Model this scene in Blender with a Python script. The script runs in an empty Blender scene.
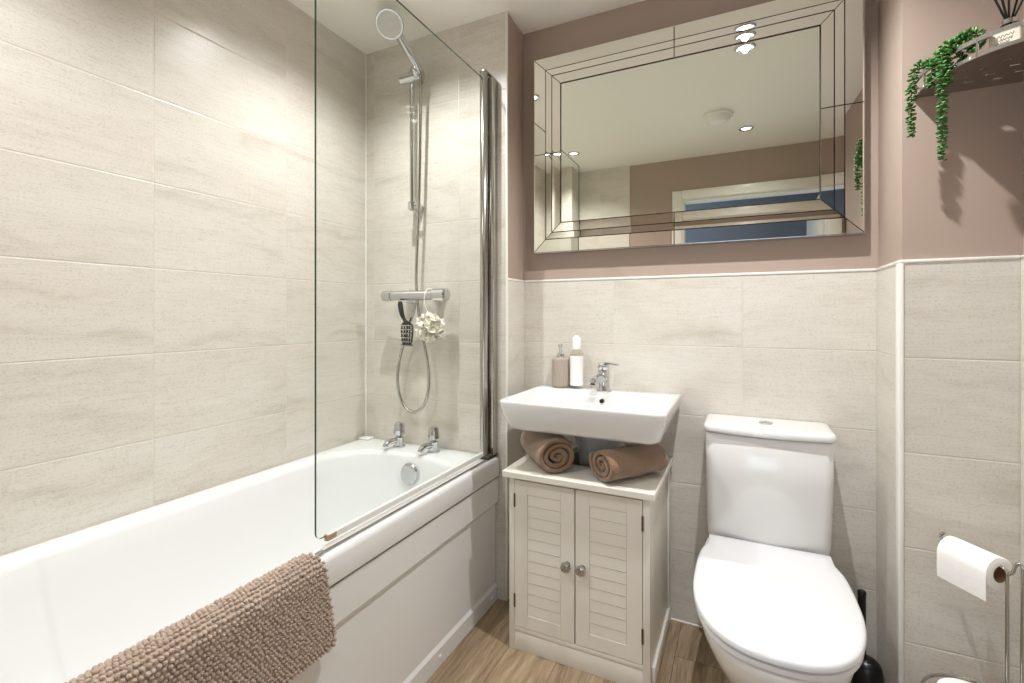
import bpy, bmesh, math, random
from mathutils import Vector, Matrix, noise
random.seed(7)
PI = math.pi
C = bpy.context.scene.collection
S = bpy.context.scene
V = Vector

# ------------------------------------------------------------------ camera, world, lamps, exposure
cd = bpy.data.cameras.new('camera'); cam = bpy.data.objects.new('camera', cd); C.objects.link(cam)
cam.location = (0, 0, 1.12); cam.rotation_euler = (PI/2, 0, math.radians(25.8))
cd.sensor_width = 36; cd.lens = 477/1024*36; cd.shift_y = -26.5/1024; cd.clip_start = 0.02
S.camera = cam
wd = bpy.data.worlds.new('world'); S.world = wd; wd.use_nodes = True
wd.node_tree.nodes['Background'].inputs[0].default_value = (1, 1, 1, 1)
wd.node_tree.nodes['Background'].inputs[1].default_value = 0.3
S.view_settings.view_transform = 'Standard'; S.view_settings.look = 'None'
S.view_settings.gamma = 1.0; S.view_settings.use_curve_mapping = False
S.view_settings.exposure = 0.28
S.cycles.max_bounces = 12; S.cycles.diffuse_bounces = 8; S.cycles.glossy_bounces = 6; S.cycles.transparent_max_bounces = 16
S.cycles.use_denoising = True
S.cycles.sample_clamp_indirect = 6.0
CEIL = 2.31
LAMPS = [(0.01, 1.25), (0.02, 0.225), (-1.12, 0.25), (-1.06, 1.22)]     # the four ceiling downlights
LAMP_W = [21.0, 4.0, 12.0, 14.0]
LAMP_A = [(138, 1.0), (136, 0.9), (130, 1.0), (138, 1.0)]
for (x, y), w, (sa, sb_) in zip(LAMPS, LAMP_W, LAMP_A):
    ld = bpy.data.lights.new('downlight_beam', 'SPOT'); ld.energy = w * 3.4; ld.color = (0.99, 0.985, 0.975)
    ld.spot_size = math.radians(sa); ld.spot_blend = sb_; ld.shadow_soft_size = 0.013
    lo = bpy.data.objects.new('downlight_beam', ld); C.objects.link(lo); lo.location = (x, y, CEIL - 0.012)
ld = bpy.data.lights.new('hall_fill_light', 'POINT'); ld.energy = 9; ld.color = (0.8, 0.9, 1.0); ld.shadow_soft_size = 0.12  # unseen point light added to brighten the hall
lo = bpy.data.objects.new('hall_fill_light', ld); C.objects.link(lo); lo.location = (-0.85, -0.9, 1.9)

# ------------------------------------------------------------------ materials
def lin(c):
    return tuple((v/255/12.92 if v/255 <= 0.04045 else ((v/255+0.055)/1.055)**2.4) for v in c) + (1.0,)
class NT:
    def __init__(s, m): s.nt = m.node_tree; s.b = s.nt.nodes['Principled BSDF']
    def n(s, t, **k):
        x = s.nt.nodes.new(t)
        for a, v in k.items(): setattr(x, a, v)
        return x
    def l(s, a, b): s.nt.links.new(a, b)
    def m(s, op, a, b=None):
        x = s.nt.nodes.new('ShaderNodeMath'); x.operation = op
        for i, v in enumerate((a, b)):
            if v is None: continue
            if isinstance(v, (int, float)): x.inputs[i].default_value = v
            else: s.l(v, x.inputs[i])
        return x.outputs[0]
    def ramp(s, fac, stops):
        r = s.nt.nodes.new('ShaderNodeValToRGB'); e = r.color_ramp.elements
        e[0].position, e[0].color = stops[0][0], stops[0][1]; e[1].position, e[1].color = stops[-1][0], stops[-1][1]
        for p, c in stops[1:-1]:
            q = e.new(p); q.color = c
        s.l(fac, r.inputs[0]); return r.outputs[0]
    def mix(s, f, a, b, mode='MIX'):
        x = s.nt.nodes.new('ShaderNodeMix'); x.data_type = 'RGBA'; x.blend_type = mode
        for i, v in ((0, f), (6, a), (7, b)):
            if isinstance(v, (int, float)): x.inputs[i].default_value = v
            elif isinstance(v, tuple): x.inputs[i].default_value = v
            else: s.l(v, x.inputs[i])
        return x.outputs[2]
    def noise(s, vec, scale, detail=4, rough=0.55):
        x = s.nt.nodes.new('ShaderNodeTexNoise'); x.inputs['Scale'].default_value = scale
        x.inputs['Detail'].default_value = detail; x.inputs['Roughness'].default_value = rough
        s.l(vec, x.inputs['Vector']); return x.outputs['Fac']
    def xyz(s, a, b, c):
        x = s.nt.nodes.new('ShaderNodeCombineXYZ')
        for i, v in enumerate((a, b, c)):
            if isinstance(v, (int, float)): x.inputs[i].default_value = v
            else: s.l(v, x.inputs[i])
        return x.outputs[0]

def mat(name, rgb, rough=0.5, metal=0.0, coat=0.0, sheen=0.0, spec=0.5, bump=None):
    m = bpy.data.materials.new(name); m.use_nodes = True
    nt = m.node_tree; b = nt.nodes['Principled BSDF']
    b.inputs['Base Color'].default_value = lin(rgb); b.inputs['Roughness'].default_value = rough
    b.inputs['Metallic'].default_value = metal; b.inputs['Coat Weight'].default_value = coat
    b.inputs['Coat Roughness'].default_value = 0.04
    b.inputs['Sheen Weight'].default_value = sheen; b.inputs['Specular IOR Level'].default_value = spec
    if bump:
        sc, st, dist = bump
        g = nt.nodes.new('ShaderNodeNewGeometry'); n = nt.nodes.new('ShaderNodeTexNoise'); n.inputs['Scale'].default_value = sc
        n.inputs['Detail'].default_value = 4
        bp = nt.nodes.new('ShaderNodeBump'); bp.inputs['Strength'].default_value = st; bp.inputs['Distance'].default_value = dist
        nt.links.new(g.outputs['Position'], n.inputs['Vector']); nt.links.new(n.outputs['Fac'], bp.inputs['Height'])
        nt.links.new(bp.outputs['Normal'], b.inputs['Normal'])
    return m
def tile_mat(name, axis, u0, pitch=0.45):
    m = mat(name, (200, 193, 180), 0.32); t = NT(m)
    g = t.n('ShaderNodeNewGeometry'); sp = t.n('ShaderNodeSeparateXYZ'); t.l(g.outputs['Position'], sp.inputs[0])
    u = sp.outputs[axis]; v = sp.outputs[2]
    us = t.m('DIVIDE', t.m('SUBTRACT', u, u0), pitch); vs = t.m('DIVIDE', t.m('SUBTRACT', v, 1.257), 0.25)
    fu = t.m('FRACT', us); fv = t.m('FRACT', vs)
    du = t.m('MULTIPLY', t.m('MINIMUM', fu, t.m('SUBTRACT', 1.0, fu)), pitch)
    dv = t.m('MULTIPLY', t.m('MINIMUM', fv, t.m('SUBTRACT', 1.0, fv)), 0.25)
    d = t.m('MINIMUM', du, dv)
    seed = t.m('ADD', t.m('MULTIPLY', t.m('FLOOR', us), 3.71), t.m('MULTIPLY', t.m('FLOOR', vs), 7.13))
    warp = t.noise(t.xyz(t.m('MULTIPLY', u, 3.0), t.m('MULTIPLY', v, 5.0), seed), 1.0, 3)
    vv = t.m('ADD', t.m('MULTIPLY', v, 13.0), t.m('MULTIPLY', warp, 2.2))
    broad = t.noise(t.xyz(t.m('MULTIPLY', u, 2.2), vv, seed), 1.0, 5, 0.6)
    fine = t.m('ADD', t.m('MULTIPLY', t.noise(t.xyz(t.m('MULTIPLY', u, 170.0), t.m('MULTIPLY', v, 300.0), seed), 1.0, 2, 0.6), 0.6), t.m('MULTIPLY', t.noise(t.xyz(t.m('MULTIPLY', u, 14.0), t.m('MULTIPLY', v, 190.0), seed), 1.0, 3, 0.6), 0.4))
    blotch = t.noise(t.xyz(t.m('MULTIPLY', u, 2.5), t.m('MULTIPLY', v, 3.5), seed), 1.0, 2)
    col = t.ramp(broad, [(0.26, lin((195, 189, 177))), (0.45, lin((213, 208, 199))), (0.7, lin((219, 215, 207)))])
    col = t.mix(t.m('MULTIPLY', t.m('SUBTRACT', blotch, 0.45), 0.7), col, lin((206, 192, 176)))
    col = t.mix(1.0, col, t.ramp(fine, [(0.38, (0.84, 0.83, 0.81, 1)), (0.50, (1, 1, 1, 1))]), 'MULTIPLY')
    gm = t.m('LESS_THAN', d, 0.0012)
    col = t.mix(gm, col, lin((214, 208, 196)))
    t.l(col, t.b.inputs['Base Color'])
    hgt = t.m('ADD', t.m('MINIMUM', t.m('MULTIPLY', d, 330.0), 1.0), t.m('MULTIPLY', fine, 0.06))
    bp = t.n('ShaderNodeBump'); bp.inputs['Strength'].default_value = 0.42; bp.inputs['Distance'].default_value = 0.0022
    t.l(hgt, bp.inputs['Height']); t.l(bp.outputs[0], t.b.inputs['Normal'])
    return m
TILE_Y = tile_mat('stone_tile_left', 1, 0.35)
TILE_X = tile_mat('stone_tile_back', 0, 0.0)
TILE_S = tile_mat('stone_tile_shower', 0, -1.05)
TILE_B = tile_mat('stone_tile_boxing', 0, 0.611)
TILE_N = tile_mat('stone_tile_return', 1, 1.385)
PAINT = mat('taupe_paint', (172, 154, 142), 0.55, bump=(90, 0.06, 0.002))
CEILM = mat('white_ceiling_paint', (246, 244, 238), 0.8)
WHITE = mat('white_gloss_wood', (236, 234, 228), 0.28)
CABW = mat('white_painted_cabinet', (226, 222, 213), 0.32)
CER = mat('white_ceramic', (224, 224, 223), 0.10, coat=0.5)
ACR = mat('white_acrylic', (226, 227, 227), 0.14, coat=0.3)
SEATM = mat('white_plastic_seat', (224, 225, 228), 0.16, coat=0.3)
PLAS = mat('white_plastic', (238, 238, 236), 0.3)
CHROME = mat('chrome', (206, 208, 210), 0.07, 1.0)
STEEL = mat('brushed_steel', (184, 182, 177), 0.16, 1.0)
MIRR = mat('mirror_glass', (238, 242, 232), 0.0, 1.0)
MIRS = mat('mirror_strip_glass', (240, 238, 230), 0.0, 1.0)
GROOVE = mat('dark_groove', (66, 56, 40), 0.6)
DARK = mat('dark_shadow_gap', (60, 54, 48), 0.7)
BLACK = mat('black_plastic', (22, 22, 23), 0.3)
BRONZE = mat('bronze_hinge', (110, 92, 72), 0.35, 0.9)
RUBBER = mat('clear_seal', (222, 221, 216), 0.3)
TAN = mat('tan_seal', (170, 140, 112), 0.5)
BEIGE = mat('beige_stoneware', (166, 154, 142), 0.45)
PAPER = mat('toilet_tissue', (246, 245, 243), 0.9, bump=(60, 0.4, 0.002))
CARD = mat('cardboard', (150, 115, 82), 0.9)
LABEL = mat('cream_label', (206, 198, 182), 0.6)
INK = mat('grey_ink', (120, 112, 104), 0.6)
NET = mat('cream_netting', (246, 242, 232), 0.6)
GREEN = mat('succulent_green', (66, 120, 50), 0.45)
_t = NT(GREEN); _g = _t.n('ShaderNodeNewGeometry')
_t.l(_t.ramp(_t.noise(_g.outputs['Position'], 160, 2), [(0.35, lin((38, 82, 32))), (0.55, lin((66, 118, 48))), (0.72, lin((112, 152, 84)))]), _t.b.inputs['Base Color'])
STEM = mat('stem_green', (92, 110, 60), 0.6)
HALLW = mat('blue_hall_wall', (124, 134, 150), 0.7)
BRIST = mat('pale_bristle', (190, 188, 182), 0.5)
SHELFM = mat('polished_shelf_steel', (176, 170, 162), 0.08, 1.0)
SPRAY = mat('grey_spray_face', (208, 208, 204), 0.3)
DOMEM = mat('white_dome', (235, 235, 232), 0.4)

def towel_mat(name, rgb, rgb2, sc):
    m = mat(name, rgb, 0.95, sheen=0.5); t = NT(m)
    g = t.n('ShaderNodeNewGeometry')
    n = t.noise(g.outputs['Position'], sc, 4); n2 = t.noise(g.outputs['Position'], sc*0.08, 3)
    t.l(t.mix(n2, lin(rgb), lin(rgb2)), t.b.inputs['Base Color'])
    bp = t.n('ShaderNodeBump'); bp.inputs['Strength'].default_value = 0.9; bp.inputs['Distance'].default_value = 0.006
    t.l(n, bp.inputs['Height']); t.l(bp.outputs[0], t.b.inputs['Normal'])
    return m
TOWEL = towel_mat('brown_terry', (116, 87, 61), (150, 117, 86), 230)
MATM = towel_mat('taupe_chenille', (180, 157, 139), (198, 176, 157), 300)

def wood_floor():
    m = mat('oak_floor', (160, 135, 105), 0.38); t = NT(m)
    g = t.n('ShaderNodeNewGeometry'); sp = t.n('ShaderNodeSeparateXYZ'); t.l(g.outputs['Position'], sp.inputs[0])
    x, y = sp.outputs[0], sp.outputs[1]
    row = t.m('FLOOR', t.m('DIVIDE', t.m('ADD', x, 0.03), 0.17)); fx = t.m('FRACT', t.m('DIVIDE', t.m('ADD', x, 0.03), 0.17))
    sh = t.m('FRACT', t.m('MULTIPLY', row, 0.37)); ys = t.m('ADD', t.m('DIVIDE', y, 1.2), sh)
    fy = t.m('FRACT', ys); seed = t.m('ADD', t.m('MULTIPLY', row, 5.3), t.m('MULTIPLY', t.m('FLOOR', ys), 9.1))
    w = t.noise(t.xyz(t.m('MULTIPLY', x, 6.0), t.m('MULTIPLY', y, 1.6), seed), 1.0, 3)
    gr = t.noise(t.xyz(t.m('ADD', t.m('MULTIPLY', x, 60.0), t.m('MULTIPLY', w, 7.0)), t.m('MULTIPLY', y, 3.2), seed), 1.0, 6, 0.65)
    fi = t.noise(t.xyz(t.m('MULTIPLY', x, 320.0), t.m('MULTIPLY', y, 14.0), seed), 1.0, 3)
    tone = t.noise(t.xyz(seed, 0.5, 0.5), 3.3, 1)
    col = t.ramp(gr, [(0.30, lin((112, 93, 72))), (0.5, lin((154, 134, 109))), (0.72, lin((180, 160, 134)))])
    col = t.mix(1.0, col, t.ramp(fi, [(0.33, (0.78, 0.76, 0.73, 1)), (0.55, (1, 1, 1, 1))]), 'MULTIPLY')
    col = t.mix(1.0, col, t.ramp(tone, [(0.3, (0.86, 0.85, 0.83, 1)), (0.7, (1.06, 1.05, 1.04, 1))]), 'MULTIPLY')
    ex = t.m('MULTIPLY', t.m('MINIMUM', fx, t.m('SUBTRACT', 1.0, fx)), 0.17); ey = t.m('MULTIPLY', t.m('MINIMUM', fy, t.m('SUBTRACT', 1.0, fy)), 1.2)
    gm = t.m('LESS_THAN', t.m('MINIMUM', ex, ey), 0.0009)
    t.l(t.mix(gm, col, lin((84, 66, 48))), t.b.inputs['Base Color'])
    bp = t.n('ShaderNodeBump'); bp.inputs['Strength'].default_value = 0.15; bp.inputs['Distance'].default_value = 0.002
    t.l(fi, bp.inputs['Height']); t.l(bp.outputs[0], t.b.inputs['Normal'])
    return m
WOOD = wood_floor()

def glass_mat(name, tint, spec=1.0):
    m = bpy.data.materials.new(name); m.use_nodes = True; nt = m.node_tree; nt.nodes.clear()
    o = nt.nodes.new('ShaderNodeOutputMaterial'); mx = nt.nodes.new('ShaderNodeMixShader')
    tr = nt.nodes.new('ShaderNodeBsdfTransparent'); gl = nt.nodes.new('ShaderNodeBsdfGlossy'); fr = nt.nodes.new('ShaderNodeFresnel')
    tr.inputs[0].default_value = tint; gl.inputs['Roughness'].default_value = 0.0; fr.inputs[0].default_value = 1.45
    ml = nt.nodes.new('ShaderNodeMath'); ml.operation = 'MULTIPLY'; ml.inputs[1].default_value = spec
    ge = nt.nodes.new('ShaderNodeNewGeometry'); iv_ = nt.nodes.new('ShaderNodeMath'); iv_.operation = 'SUBTRACT'; iv_.inputs[0].default_value = 1.0
    m2 = nt.nodes.new('ShaderNodeMath'); m2.operation = 'MULTIPLY'
    nt.links.new(ge.outputs['Backfacing'], iv_.inputs[1]); nt.links.new(fr.outputs[0], ml.inputs[0])
    nt.links.new(ml.outputs[0], m2.inputs[0]); nt.links.new(iv_.outputs[0], m2.inputs[1]); nt.links.new(m2.outputs[0], mx.inputs[0])
    nt.links.new(tr.outputs[0], mx.inputs[1]); nt.links.new(gl.outputs[0], mx.inputs[2]); nt.links.new(mx.outputs[0], o.inputs[0])
    return m
GLASS = glass_mat('screen_glass', (0.975, 0.99, 0.98, 1), 0.6)
CLEAR = glass_mat('clear_plastic', (0.93, 0.93, 0.90, 1), 0.9)
GEDGE = mat('green_glass_edge', (30, 66, 52), 0.15)
def emis(name, rgb, st):
    m = mat(name, rgb, 0.5); b = m.node_tree.nodes['Principled BSDF']
    b.inputs['Emission Color'].default_value = lin(rgb); b.inputs['Emission Strength'].default_value = st
    return m
FILL_GLOW = emis('fill_glow_pane', (226, 238, 255), 2.0)  # glow of the fill pane added in the hall
BULB = emis('lamp_lens', (255, 248, 235), 9.0)

# ------------------------------------------------------------------ mesh helpers
def nb(): return bmesh.new()
def add_box(bm, lo, hi, bev=0.0, seg=2, mi=0):
    r = bmesh.ops.create_cube(bm, size=1.0); vs = r['verts']
    for v in vs:
        v.co = V([(lo[i]+hi[i])/2 + v.co[i]*(hi[i]-lo[i]) for i in range(3)])
    fs = set(f for v in vs for f in v.link_faces)
    for f in fs: f.material_index = mi
    if bev:
        es = list(set(e for v in vs for e in v.link_edges))
        r = bmesh.ops.bevel(bm, geom=es, offset=bev, segments=seg, affect='EDGES', profile=0.5)
        for f in r['faces']: f.material_index = mi
    return bm
def add_ring_loft(bm, rings, cap0=True, cap1=True, mi=0, closed=True):
    vr = [[bm.verts.new(p) for p in r] for r in rings]
    n = len(vr[0])
    for a, b in zip(vr, vr[1:]):
        for i in range(n if closed else n-1):
            j = (i+1) % n
            try: bm.faces.new((a[i], a[j], b[j], b[i])).material_index = mi
            except ValueError: pass
    if cap0: bm.faces.new(list(reversed(vr[0]))).material_index = mi
    if cap1: bm.faces.new(vr[-1]).material_index = mi
    return vr
def frame_of(d, up=None):
    d = d.normalized(); up = up or (V((0, 0, 1)) if abs(d.z) < 0.95 else V((1, 0, 0)))
    a = d.cross(up).normalized(); return a, a.cross(d).normalized()
def add_lathe(bm, prof, origin=(0, 0, 0), axis=(0, 0, 1), n=24, mi=0, cap0=True, cap1=True, flute=None):
    o = V(origin); d = V(axis).normalized(); a, b = frame_of(d)
    rings = []
    for r, h in prof:
        ring = []
        for k in range(n):
            q = 2*PI*k/n; rr = r*(1 + (flute[1]*math.cos(flute[0]*q) if flute else 0))
            ring.append(o + d*h + a*(rr*math.cos(q)) + b*(rr*math.sin(q)))
        rings.append(ring)
    add_ring_loft(bm, rings, cap0, cap1, mi); return bm
def smooth_path(pts, k=8):
    pts = [V(p) for p in pts]; out = []
    for i in range(len(pts)-1):
        p0 = pts[max(i-1, 0)]; p1 = pts[i]; p2 = pts[i+1]; p3 = pts[min(i+2, len(pts)-1)]
        for s in range(k):
            t = s/k
            out.append(0.5*((2*p1)+(p2-p0)*t+(2*p0-5*p1+4*p2-p3)*t*t+(3*p1-p0-3*p2+p3)*t**3))
    out.append(pts[-1]); return out
def add_tube(bm, pts, r, n=10, mi=0, caps=True):
    pts = [V(p) for p in pts]; rings = []; a = None
    for i, p in enumerate(pts):
        d = (pts[min(i+1, len(pts)-1)]-pts[max(i-1, 0)]).normalized()
        if a is None: a, b = frame_of(d)
        else:
            a = (a - d*a.dot(d)).normalized()
        b = d.cross(a).normalized()
        rr = r[i] if isinstance(r, (list, tuple)) else r
        rings.append([p + a*(rr*math.cos(2*PI*k/n)) + b*(rr*math.sin(2*PI*k/n)) for k in range(n)])
    add_ring_loft(bm, rings, caps, caps, mi); return bm
def rrect(x0, x1, y0, y1, r, z, k=6):
    out = []
    for cx, cy, a0 in ((x1-r, y1-r, 0), (x0+r, y1-r, PI/2), (x0+r, y0+r, PI), (x1-r, y0+r, 1.5*PI)):
        for i in range(k+1):
            q = a0 + i/k*PI/2; out.append(V((cx+r*math.cos(q), cy+r*math.sin(q), z)))
    return out
def obj(name, bm, m, parent=None, angle=38, origin=None, normals=True):
    if normals: bmesh.ops.recalc_face_normals(bm, faces=bm.faces)
    th = math.radians(angle)
    for f in bm.faces: f.smooth = True
    for e in bm.edges:
        e.smooth = not (len(e.link_faces) != 2 or e.calc_face_angle(0) > th)
    off = parent.location if parent is not None and parent.parent is None else (V(parent['base']) if parent is not None else (V(origin) if origin else V((0, 0, 0))))
    bmesh.ops.translate(bm, verts=bm.verts, vec=-V(off))
    me = bpy.data.meshes.new(name); bm.to_mesh(me); bm.free()
    for x in (m if isinstance(m, (list, tuple)) else [m]): me.materials.append(x)
    o = bpy.data.objects.new(name, me); C.objects.link(o)
    if parent is not None: o.parent = parent
    elif origin: o.location = origin
    return o
def thing(name, label, cat, loc=(0, 0, 0), group=None):
    o = bpy.data.objects.new(name, None); C.objects.link(o); o.location = loc; o.empty_display_size = 0.05
    return tag(o, label, cat, group)
def tag(o, label, cat, group=None, kind=None):
    o['label'] = label; o['category'] = cat
    if group: o['group'] = group
    if kind: o['kind'] = kind
    return o
def part(name, bm, m, parent, label=None, angle=38, **k):
    """mesh built in world coordinates, stored relative to the thing's base"""
    root = parent
    while root.parent: root = root.parent
    bmesh.ops.recalc_face_normals(bm, faces=bm.faces) if k.get('normals', True) else None
    th = math.radians(angle)
    for f in bm.faces: f.smooth = True
    for e in bm.edges: e.smooth = not (len(e.link_faces) != 2 or e.calc_face_angle(0) > th)
    bmesh.ops.translate(bm, verts=bm.verts, vec=-root.location)
    me = bpy.data.meshes.new(name); bm.to_mesh(me); bm.free()
    for x in (m if isinstance(m, (list, tuple)) else [m]): me.materials.append(x)
    o = bpy.data.objects.new(name, me); C.objects.link(o); o.parent = parent
    if label: o['label'] = label
    return o
def struct(name, bm, m, angle=38):
    o = obj(name, bm, m, None, angle); o['kind'] = 'structure'; return o
def subsurf(o, lv=1):
    md = o.modifiers.new('subsurf', 'SUBSURF'); md.levels = lv; md.render_levels = lv; return o
def copy_thing(root, loc, label=None):
    r = root.copy(); C.objects.link(r); r.location = loc
    if label: r['label'] = label
    for ch in [c for c in S.objects if c.parent == root]:
        c = ch.copy(); C.objects.link(c); c.parent = r
        for g in [q for q in S.objects if q.parent == ch]:
            d = g.copy(); C.objects.link(d); d.parent = c
    return r

# ------------------------------------------------------------------ room shell
XL, YS, YB, XR, YX, XN, XB, YF = -1.55, 1.672, 1.836, 0.611, 1.587, -0.83, 0.376, -0.23
TZ = 1.257
b = nb(); add_box(b, (XL-0.1, YF-1.9, -0.1), (XR+0.9, YB+0.2, 0)); struct('floor', b, WOOD)
b = nb(); add_box(b, (XL-0.1, YF-1.9, CEIL), (XR+0.9, YB+0.2, CEIL+0.1)); struct('ceiling', b, CEILM)
b = nb(); add_box(b, (XL-0.1, YF-0.1, 0), (XL, YB+0.1, CEIL)); struct('wall_left', b, TILE_Y)
# shower end wall: full-height tile on the front, its return to the basin recess is half tiled
b = nb(); add_box(b, (XL, YS, 0), (XN-0.004, YS+0.06, CEIL)); struct('wall_shower_end', b, TILE_S)
b = nb(); add_box(b, (XN-0.06, YS+0.06, 0), (XN, YB, TZ), mi=0); add_box(b, (XN-0.06, YS+0.06, TZ), (XN-0.006, YB, CEIL), mi=1)
add_box(b, (XN-0.004, YS+0.004, 0), (XN, YS+0.06, TZ), mi=0); add_box(b, (XN-0.004, YS+0.004, TZ), (XN-0.003, YS+0.06, CEIL), mi=1)
struct('wall_return', b, [TILE_N, PAINT])
b = nb(); add_box(b, (XN-0.06, YB, 0), (XR, YB+0.1, TZ), mi=0); add_box(b, (XN-0.06, YB+0.007, TZ), (XR, YB+0.1, CEIL), mi=1)
struct('wall_back', b, [TILE_X, PAINT])
# pipe boxing in the right corner: half tiled, painted above, rounded back corner
b = nb(); add_box(b, (XB, YX, 0), (XR, YB, TZ), mi=0)
add_box(b, (XB+0.006, YX+0.006, TZ), (XR+0.006, YB+0.007, CEIL), mi=1)
b.normal_update()
for f in b.faces:
    if f.material_index == 0 and abs(f.normal.x) > 0.9: f.material_index = 2
struct('wall_boxing', b, [TILE_B, PAINT, TILE_N])
b = nb(); add_box(b, (XR, YF-0.1, 0), (XR+0.1, YB+0.1, TZ), mi=0); add_box(b, (XR+0.006, YF-0.1, TZ), (XR+0.1, YB+0.1, CEIL), mi=1)
struct('wall_right', b, [TILE_N, PAINT])
# wall behind the camera, with the doorway
DX0, DX1, DZ = -0.42, 0.53, 2.0
b = nb()
add_box(b, (XL, YF-0.1, 0), (-0.81, YF+0.006, CEIL), mi=1)
add_box(b, (-0.81, YF-0.1, 0), (DX0, YF, CEIL), mi=0); add_box(b, (DX0, YF-0.1, DZ), (DX1, YF, CEIL), mi=0)
add_box(b, (DX1, YF-0.1, 0), (XR, YF, CEIL), mi=0)
struct('wall_front', b, [PAINT, TILE_S])
b = nb(); add_box(b, (XL, YF+0.006, 0), (-1.23, -0.035, CEIL)); struct('wall_front_boxing', b, TILE_S)
b = nb()
for lo, hi in (((DX0-0.065, YF, 0), (DX0+0.005, YF+0.018, DZ+0.065)), ((DX1-0.005, YF, 0), (DX1+0.065, YF+0.018, DZ+0.065)), ((DX0+0.005, YF, DZ-0.005), (DX1-0.005, YF+0.018, DZ+0.065))):
    add_box(b, lo, hi, 0.005)
add_box(b, (DX0, YF-0.1, 0), (DX0+0.02, YF, DZ)); add_box(b, (DX1-0.02, YF-0.1, 0), (DX1, YF, DZ)); add_box(b, (DX0+0.02, YF-0.1, DZ-0.02), (DX1-0.02, YF, DZ))
struct('door_1', b, WHITE)
b = nb(); add_box(b, (DX1-0.045, YF-0.88, 0.008), (DX1-0.005, YF-0.11, DZ-0.03), 0.002)
for z0, z1 in ((0.15, 0.95), (1.1, 1.9)):
    add_box(b, (DX1-0.050, YF-0.78, z0), (DX1-0.045, YF-0.21, z1), 0.002)
struct('door_2', b, WHITE)
b = nb(); add_box(b, (XL, YF-1.6, 0), (XR+0.7, YF-1.5, CEIL)); struct('wall_hall_far', b, HALLW)
b = nb(); add_box(b, (-1.2, YF-1.5, 0), (-1.1, YF-0.1, CEIL)); struct('wall_hall_left', b, HALLW)
b = nb(); add_box(b, (XR+0.3, YF-1.5, 0), (XR+0.4, YF-0.1, CEIL)); struct('wall_hall_right', b, HALLW)
b = nb(); add_box(b, (XR+0.1, YF-0.1, 0), (XR+0.3, YF, CEIL)); struct('wall_hall_near', b, HALLW)
# unseen glowing pane added in the hall to fill the bathroom through the doorway
b = nb(); wy = YF-1.5
for lo, hi in (((-0.85, wy, 0.50), (-0.79, wy+0.05, 1.50)), ((0.69, wy, 0.50), (0.75, wy+0.05, 1.50)), ((-0.79, wy, 0.50), (0.69, wy+0.05, 0.56)), ((-0.79, wy, 1.44), (0.69, wy+0.05, 1.50)), ((-0.07, wy, 0.56), (-0.03, wy+0.05, 1.44))):
    add_box(b, lo, hi, 0.004)
add_box(b, (-0.79, wy+0.01, 0.56), (-0.07, wy+0.016, 1.44), mi=1); add_box(b, (-0.03, wy+0.01, 0.56), (0.69, wy+0.016, 1.44), mi=1)
struct('fill_window_1', b, [WHITE, FILL_GLOW])
# white trims: dado bead over the tiles, corner beads
b = nb(); add_box(b, (XN, YB-0.003, TZ), (XB, YB+0.007, TZ+0.009), 0.003); struct('trim_1', b, WHITE)
b = nb(); add_box(b, (XN-0.006, YS+0.004, TZ), (XN+0.003, YB-0.003, TZ+0.009), 0.003); struct('trim_2', b, WHITE)
b = nb(); add_box(b, (XB-0.003, YX, TZ), (XB+0.006, YB-0.003, TZ+0.009), 0.003); struct('trim_3', b, WHITE)
b = nb(); add_box(b, (XB-0.003, YX-0.003, TZ), (XR, YX+0.006, TZ+0.009), 0.003); struct('trim_4', b, WHITE)
b = nb(); add_box(b, (XB-0.0035, YX-0.0035, 0), (XB+0.008, YX+0.028, TZ), 0.003, 3); struct('trim_5', b, WHITE)
b = nb(); add_box(b, (XN-0.006, YS-0.002, 0), (XN+0.002, YS+0.006, CEIL), 0.002); struct('trim_6', b, WHITE)
b = nb(); add_box(b, (XR-0.003, YF, TZ), (XR+0.006, YX-0.003, TZ+0.009), 0.003); struct('trim_7', b, WHITE)
# silicone seals along the floor
b = nb(); add_box(b, (XN, YB-0.006, 0), (XB, YB, 0.006), 0.002); struct('trim_8', b, WHITE)
b = nb(); add_box(b, (XB-0.006, YX, 0), (XB, YB-0.006, 0.006), 0.002); add_box(b, (XB-0.006, YX-0.006, 0), (XR, YX, 0.006), 0.002); struct('trim_9', b, WHITE)
b = nb(); add_tube(b, [(XL+0.001, YS-0.001, 0.56), (XL+0.001, YS-0.001, CEIL)], 0.003, 6); struct('trim_10', b, WHITE)

# ------------------------------------------------------------------ ceiling downlights and the dome fitting
lab = ['round recessed ceiling downlight nearest the wall mirror', 'round recessed ceiling downlight in front of the doorway', 'round recessed ceiling downlight over the far head of the bath', 'round recessed ceiling downlight over the shower end of the bath']
dl = None
for i, (x, y) in enumerate(LAMPS):
    if dl is None:
        dl = thing('ceiling_downlight', lab[0], 'downlight', (x, y, CEIL), 'ceiling downlights')
        b = nb(); add_lathe(b, [(0.043, 0), (0.043, -0.004), (0.039, -0.007), (0.030, -0.007), (0.027, -0.003), (0.027, 0)], (x, y, CEIL), n=32, cap0=False, cap1=False); part('bezel', b, CHROME, dl)
        b = nb(); add_lathe(b, [(0.027, -0.0015), (0.015, -0.002), (0.002, -0.0022)], (x, y, CEIL), n=32, cap0=True); part('lens', b, BULB, dl)
    else:
        copy_thing(dl, (x, y, CEIL), lab[i])
df = thing('ceiling_fitting', 'round white dome fitting on the ceiling, seen in the mirror', 'ceiling fitting', (-0.135, 0.52, CEIL))
b = nb(); add_lathe(b, [(0.085, 0), (0.085, -0.012), (0.078, -0.016)], df.location, n=36); part('base', b, DOMEM, df)
b = nb(); add_lathe(b, [(0.072, -0.016), (0.070, -0.030), (0.058, -0.042), (0.035, -0.049), (0.003, -0.051)], df.location, n=36); part('dome_cover', b, DOMEM, df)

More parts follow.
